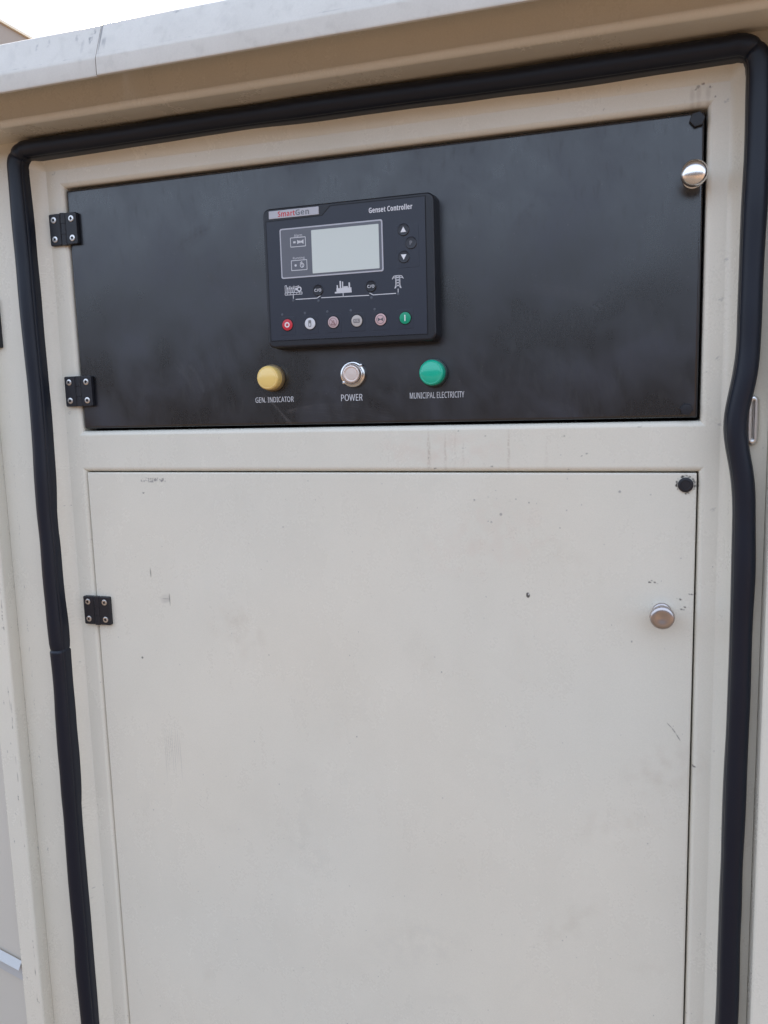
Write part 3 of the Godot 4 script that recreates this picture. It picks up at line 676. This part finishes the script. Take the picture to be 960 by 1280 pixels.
func controller(white_ink: Material, body: Material, membrane: Material, gap: Material) -> void:
	var C := thing("generator_controller", "dark rectangular generator controller with blank grey screen mounted in the black panel", "controller", Vector3(0.3955, 1.6325, 0))
	var z := 0.0200
	# housing: bulged rim round a recessed front
	var b := MB.new()
	var loops := [MB.rr(0.2905, 0.5005, 1.6305, 1.7935, 0.009, -0.001), MB.rr(0.2905, 0.5005, 1.6305, 1.7935, 0.009, 0.006)]
	loops.append(MB.rr(0.2912, 0.4998, 1.6312, 1.7928, 0.0085, 0.012))
	for k in 6:
		var a := PI / 2 * k / 5
		var i := 0.0028 * (1 - cos(a))
		loops.append(MB.rr(0.2914 + i, 0.4996 - i, 1.6314 + i, 1.7926 - i, 0.0083 - i, 0.0185 + 0.0028 * sin(a)))
	b.rings(loops)
	obj("housing", b, body, C)
	# front overlay with its stepped upper left corner
	var ol := [Vector2(0.2962, 1.6402), Vector2(0.4895, 1.6392), Vector2(0.4895, 1.7880), Vector2(0.3776, 1.7880), Vector2(0.3672, 1.7782), Vector2(0.2962, 1.7772)]
	var ov := MB.new()
	var groove := MB.new()
	for q in [[ov, 0.0, 0.0214, 0.0219], [groove, 0.0009, 0.0210, 0.02145]]:
		var l0 := PackedVector3Array(); var l1 := PackedVector3Array()
		var cc := Vector2(0.392, 1.712)
		for p in ol:
			var e: Vector2 = p + Vector2(signf(p.x - cc.x), signf(p.y - cc.y)) * q[1]
			l0.append(Vector3(e.x, e.y, q[2])); l1.append(Vector3(e.x, e.y, q[3]))
		(q[0] as MB).rings([l0, l1], false)
		var l := PackedVector2Array()
		for p in l1: l.append(Vector2(p.x, p.y))
		var ix := Geometry2D.triangulate_polygon(l)
		for t in ix.size() / 3:
			var p0: Vector3 = l1[ix[t * 3]]; var p1: Vector3 = l1[ix[t * 3 + 1]]; var p2: Vector3 = l1[ix[t * 3 + 2]]
			if (p1 - p0).cross(p2 - p0).z > 0: (q[0] as MB).tri(p0, p2, p1)
			else: (q[0] as MB).tri(p0, p1, p2)
	obj("groove", groove, gap, C); obj("overlay", ov, membrane, C)
	z = 0.0222
	# maker's plate
	var lp := MB.new(); lp.plate(0.3000, 0.3632, 1.7803, 1.7892, 0.0208, 0.0224, 0.0006, 0.0004, 2)
	var lpn := obj("name_plate", lp, mat(Color(0.50, 0.50, 0.54), 0.45), C, "pale name plate at the top left corner")
	words("lettering", "Smart", true, 0.3118, 0.3335, 1.7818, 1.7880, z + 0.0001, mat(Color(0.58, 0.05, 0.06), 0.5), lpn)
	words("lettering", "Gen", true, 0.3342, 0.3512, 1.7818, 1.7880, z + 0.0001, mat(Color(0.16, 0.17, 0.19), 0.5), lpn)
	words("lettering", "Genset Controller", true, 0.4240, 0.4750, 1.7760, 1.7820, 0.0219, mat(Color(0.75, 0.75, 0.78), 0.5), C)
	# screen: white line, grey field, blank display
	var sw := MB.new(); sw.plate(0.3128, 0.4398, 1.7111, 1.7682, 0.0213, 0.0223, 0.0025, 0.0004, 2); obj("screen_border", sw, mat(Color(0.50, 0.50, 0.54), 0.45), C)
	var sf := MB.new(); sf.plate(0.3144, 0.4382, 1.7127, 1.7666, 0.0213, 0.0225, 0.0018, 0.0001, 1)
	var field := obj("screen_field", sf, mat(Color(0.125, 0.13, 0.15), 0.3), C)
	var sc := MB.new(); sc.plate(0.3530, 0.4352, 1.7147, 1.7634, 0.0213, 0.0227, 0.0008, 0.0001, 1); obj("display", sc, mat(Color(0.63, 0.67, 0.62), 0.18), C, "blank pale grey-green display")
	var zi := 0.02256
	for s in [[0.3266, 0.3454, 1.7465, 1.7568, "Alarm"], [0.3266, 0.3462, 1.7198, 1.7310, "Running"]]:
		var k := MB.new()
		k.outline(s[0], s[1], s[2], s[3], 0.0008, zi)
		var cy: float = (s[2] + s[3]) / 2
		if s[4] == "Alarm":
			k.stroke(Vector2(0.3300, cy), Vector2(0.3330, cy), 0.0022, zi)
			k.tri(Vector3(0.3350, cy + 0.0024, zi), Vector3(0.3395, cy, zi), Vector3(0.3350, cy - 0.0024, zi))
			k.tri(Vector3(0.3430, cy + 0.0026, zi), Vector3(0.3430, cy - 0.0026, zi), Vector3(0.3385, cy, zi))
			k.stroke(Vector2(0.3385, cy - 0.0014), Vector2(0.3385, cy + 0.0014), 0.0016, zi + 0.00005)
		else:
			k.ring_print(Vector2(0.3318, cy), 0.0, 0.0014, zi)
			k.ring_print(Vector2(0.3400, cy - 0.0004), 0.0018, 0.0027, zi)
			k.stroke(Vector2(0.3400, cy - 0.0006), Vector2(0.3400, cy + 0.0040), 0.0008, zi + 0.00005)
			k.stroke(Vector2(0.3400, cy + 0.0040), Vector2(0.3376, cy + 0.0020), 0.0008, zi + 0.0001)
			k.stroke(Vector2(0.3400, cy - 0.0010), Vector2(0.3412, cy - 0.0022), 0.0008, zi + 0.0001)
		obj("alarm_symbol" if s[4] == "Alarm" else "running_symbol", k, white_ink, C)
		words("lettering", s[4], false, 0.3312 if s[4] == "Alarm" else 0.3288, 0.3415 if s[4] == "Alarm" else 0.3436, s[3] + 0.0007, s[3] + 0.0040, zi - 0.0002, white_ink, C)
	# arrow keys in their embossed field
	var em := MB.new(); em.plate(0.4556, 0.4818, 1.7131, 1.7598, 0.0215, 0.02215, 0.001, 0.0003, 2); obj("embossed_field", em, membrane, C)
	var keys := [[0.4644, 1.7544, 1], [0.4728, 1.7396, 0], [0.4642, 1.7250, -1]]
	var keym := mat(Color(0.022, 0.024, 0.032), 0.35)
	for s in keys:
		var k := MB.new(); k.lathe(Vector3(s[0], s[1], 0.0220), [[0.0068, 0.0], [0.0068, 0.0006], [0.0060, 0.0013], [0.0050, 0.0011], [0.0001, 0.0012]], 32)
		var kb := obj("button", k, keym, C, ["round button with white down arrow", "round middle button with letter P", "round button with white up arrow"][int(s[2]) + 1])
		var a := MB.new()
		var zz := 0.0234
		if s[2] == 0:
			words("symbol", "P", true, 0.4714, 0.4743, 1.7374, 1.7418, zz - 0.0003, mat(Color(0.20, 0.20, 0.22), 0.5), kb)
		else:
			var d: float = s[2] * 0.0033
			var pts := [Vector3(s[0] - 0.0033, s[1] - d * 0.8, zz), Vector3(s[0] + 0.0033, s[1] - d * 0.8, zz), Vector3(s[0], s[1] + d, zz)]
			if d > 0: a.tri(pts[0], pts[2], pts[1])
			else: a.tri(pts[0], pts[1], pts[2])
			obj("symbol", a, mat(Color(0.8, 0.8, 0.82), 0.5), kb)
	for s in [[0.3588, 1.6953], [0.4242, 1.6954]]:
		var k := MB.new(); k.lathe(Vector3(s[0], s[1], 0.0219), [[0.0064, 0.0], [0.0064, 0.0006], [0.0056, 0.0013], [0.0048, 0.0011], [0.0001, 0.0012]], 32)
		var kb := obj("button", k, mat(Color(0.010, 0.011, 0.016), 0.35), C, "round black switch button marked C/O")
		words("symbol", "C/O", true, s[0] - 0.0042, s[0] + 0.0042, s[1] - 0.0017, s[1] + 0.0017, 0.0230, white_ink, kb)
	# mimic diagram: generator set, factory, pylon and the line that joins them
	zi = 0.02200
	var l := MB.new()
	for s in [[0.3298, 1.6867, 0.3572, 1.6865], [0.3572, 1.6865, 0.3614, 1.6890], [0.3624, 1.6866, 0.4214, 1.6857], [0.4222, 1.6882, 0.4264, 1.6858], [0.4264, 1.6858, 0.4538, 1.6858], [0.3270, 1.6920, 0.3270, 1.6878], [0.3898, 1.6905, 0.3898, 1.6862], [0.4563, 1.6908, 0.4563, 1.6866]]:
		l.stroke(Vector2(s[0], s[1]), Vector2(s[2], s[3]), 0.0009, zi)
	obj("circuit_line", l, white_ink, C)
	var ink := white_ink
	var e := MB.new()
	e.outline(0.3166, 0.3384, 1.6924, 1.6948, 0.0007, zi)
	for k in 5: e.stroke(Vector2(0.3195 + k * 0.004, 1.6924), Vector2(0.3195 + k * 0.004, 1.6948), 0.0006, zi + 0.0001)
	e.outline(0.3170, 0.3190, 1.6948, 1.7032, 0.0007, zi + 0.00015)
	for k in 4:
		e.stroke(Vector2(0.3205 + k * 0.0026, 1.6952), Vector2(0.3205 + k * 0.0026, 1.7012 + 0.0012 * (k % 2)), 0.0011, zi)
		e.stroke(Vector2(0.3192 + k * 0.0026, 1.6990), Vector2(0.3212 + k * 0.0026, 1.7016), 0.0007, zi + 0.0002)
	e.ring_print(Vector2(0.3350, 1.6982), 0.0016, 0.0030, zi + 0.0001)
	e.stroke(Vector2(0.3300, 1.6985), Vector2(0.3328, 1.6985), 0.0030, zi + 0.0003)
	e.stroke(Vector2(0.3300, 1.7010), Vector2(0.3350, 1.7020), 0.0008, zi + 0.0003)
	obj("generator_symbol", e, ink, C)
	var fc := MB.new()
	fc.stroke(Vector2(0.3796, 1.6912), Vector2(0.4004, 1.6912), 0.0018, zi)
	fc.stroke(Vector2(0.3818, 1.6940), Vector2(0.4002, 1.6940), 0.0040, zi + 0.0001)
	for s in [[0.3830, 1.6995, 0.0016], [0.3868, 1.7040, 0.0018], [0.3896, 1.7030, 0.0014], [0.3978, 1.7015, 0.0018]]:
		fc.stroke(Vector2(s[0], 1.6958), Vector2(s[0], s[1]), s[2], zi + 0.0002)
	fc.stroke(Vector2(0.3905, 1.6968), Vector2(0.3960, 1.6968), 0.0016, zi + 0.00025)
	obj("factory_symbol", fc, ink, C)
	var py := MB.new()
	for q in [[-0.0026, 1.6915, -0.0024, 1.7052], [0.0026, 1.6915, 0.0024, 1.7052], [-0.0024, 1.7052, 0.0024, 1.7052], [-0.0055, 1.7030, 0.0055, 1.7030], [-0.0066, 1.7015, -0.0050, 1.7045], [0.0066, 1.7015, 0.0050, 1.7045], [-0.0050, 1.7045, -0.0024, 1.7052], [0.0050, 1.7045, 0.0024, 1.7052], [-0.0038, 1.6912, -0.0026, 1.6950], [0.0038, 1.6912, 0.0026, 1.6950]]:
		py.stroke(Vector2(0.4562 + q[0], q[1]), Vector2(0.4562 + q[2], q[3]), 0.0008, zi)
	for k in 4:
		py.stroke(Vector2(0.4537, 1.6932 + k * 0.003), Vector2(0.4587, 1.6955 + k * 0.003), 0.0006, zi + 0.0001)
		py.stroke(Vector2(0.4587, 1.6932 + k * 0.003), Vector2(0.4537, 1.6955 + k * 0.003), 0.0006, zi + 0.0002)
	obj("pylon_symbol", py, ink, C)
	var ledm := mat(Color(0.075, 0.085, 0.105), 0.4)
	for s in [[0.3267, 1.6856], [0.3588, 1.6832], [0.4241, 1.6828], [0.4563, 1.6848], [0.3117, 1.6701], [0.3410, 1.6703], [0.3694, 1.6703], [0.3985, 1.6700], [0.4276, 1.6696]]:
		var k := MB.new(); k.lathe(Vector3(s[0], s[1], 0.0218), [[0.0016, 0.0], [0.0015, 0.0004], [0.0001, 0.0006]], 16); obj("indicator_light", k, ledm, C)
	# row of six buttons
	var cols := [Color(0.58, 0.028, 0.045), Color(0.66, 0.66, 0.68), Color(0.56, 0.42, 0.42), Color(0.50, 0.46, 0.43), Color(0.62, 0.42, 0.42), Color(0.0, 0.30, 0.16)]
	var names := ["round red stop button with white ring", "round white button with grey switch mark", "round pale pink button with crossed mark", "round beige button with boxed mark", "round pink button with dark bow mark", "round green start button with white bar"]
	for k in 6:
		var cx: float = [0.3182, 0.3473, 0.3766, 0.4058, 0.4348, 0.4640][k]
		var cy := 1.6578
		var sq := MB.new(); sq.plate(cx - 0.0100, cx + 0.0100, cy - 0.0120, cy + 0.0095, 0.0215, 0.02212, 0.001, 0.0003, 2); obj("embossed_field", sq, membrane, C)
		var rg := MB.new(); rg.lathe(Vector3(cx, cy, 0.0220), [[0.0076, 0.0], [0.0074, 0.0006], [0.0066, 0.0007]], 32); obj("button_ring", rg, gap, C)
		var bt := MB.new(); bt.lathe(Vector3(cx, cy, 0.0220), [[0.0066, 0.0], [0.0066, 0.0009], [0.0058, 0.0014], [0.0001, 0.0016]], 32)
		var bb := obj("button", bt, mat(cols[k], 0.38), C, names[k])
		var sy := MB.new()
		var zz := 0.02365
		var dk := mat(Color(0.12, 0.11, 0.12), 0.5)
		var m: Material = dk
		match k:
			0: sy.ring_print(Vector2(cx, cy), 0.0017, 0.0032, zz); m = mat(Color(0.8, 0.72, 0.72), 0.5)
			1: sy.outline(cx - 0.0014, cx + 0.0014, cy - 0.0034, cy + 0.0034, 0.0008, zz); sy.stroke(Vector2(cx, cy + 0.0002), Vector2(cx, cy + 0.0030), 0.0018, zz); m = mat(Color(0.2, 0.2, 0.2), 0.5)
			2:
				sy.ring_print(Vector2(cx, cy), 0.0044, 0.0050, zz)
				sy.stroke(Vector2(cx - 0.0030, cy + 0.0030), Vector2(cx + 0.0030, cy - 0.0034), 0.0007, zz + 0.0001); sy.stroke(Vector2(cx - 0.0022, cy - 0.0028), Vector2(cx + 0.0004, cy + 0.0022), 0.0008, zz + 0.00015)
				sy.stroke(Vector2(cx + 0.0026, cy - 0.0028), Vector2(cx + 0.0004, cy + 0.0022), 0.0008, zz + 0.0002); sy.stroke(Vector2(cx - 0.0028, cy - 0.0028), Vector2(cx + 0.0028, cy - 0.0028), 0.0008, zz + 0.00025)
				m = mat(Color(0.30, 0.16, 0.16), 0.5)
			3:
				sy.outline(cx - 0.0034, cx + 0.0034, cy - 0.0020, cy + 0.0018, 0.0007, zz)
				for q in 3: sy.stroke(Vector2(cx - 0.0019 + q * 0.0018, cy - 0.0012), Vector2(cx - 0.0013 + q * 0.0018, cy + 0.0010), 0.0008, zz)
			4:
				sy.ring_print(Vector2(cx, cy), 0.0044, 0.0049, zz)
				sy.tri(Vector3(cx - 0.0032, cy - 0.0022, zz), Vector3(cx - 0.0032, cy + 0.0022, zz), Vector3(cx + 0.0006, cy, zz))
				sy.tri(Vector3(cx + 0.0032, cy - 0.0022, zz + 0.0001), Vector3(cx - 0.0006, cy, zz + 0.0001), Vector3(cx + 0.0032, cy + 0.0022, zz + 0.0001))
			5: sy.stroke(Vector2(cx, cy - 0.0034), Vector2(cx, cy + 0.0034), 0.0012, zz); m = mat(Color(0.75, 0.85, 0.8), 0.5)
		obj("symbol", sy, m, bb)
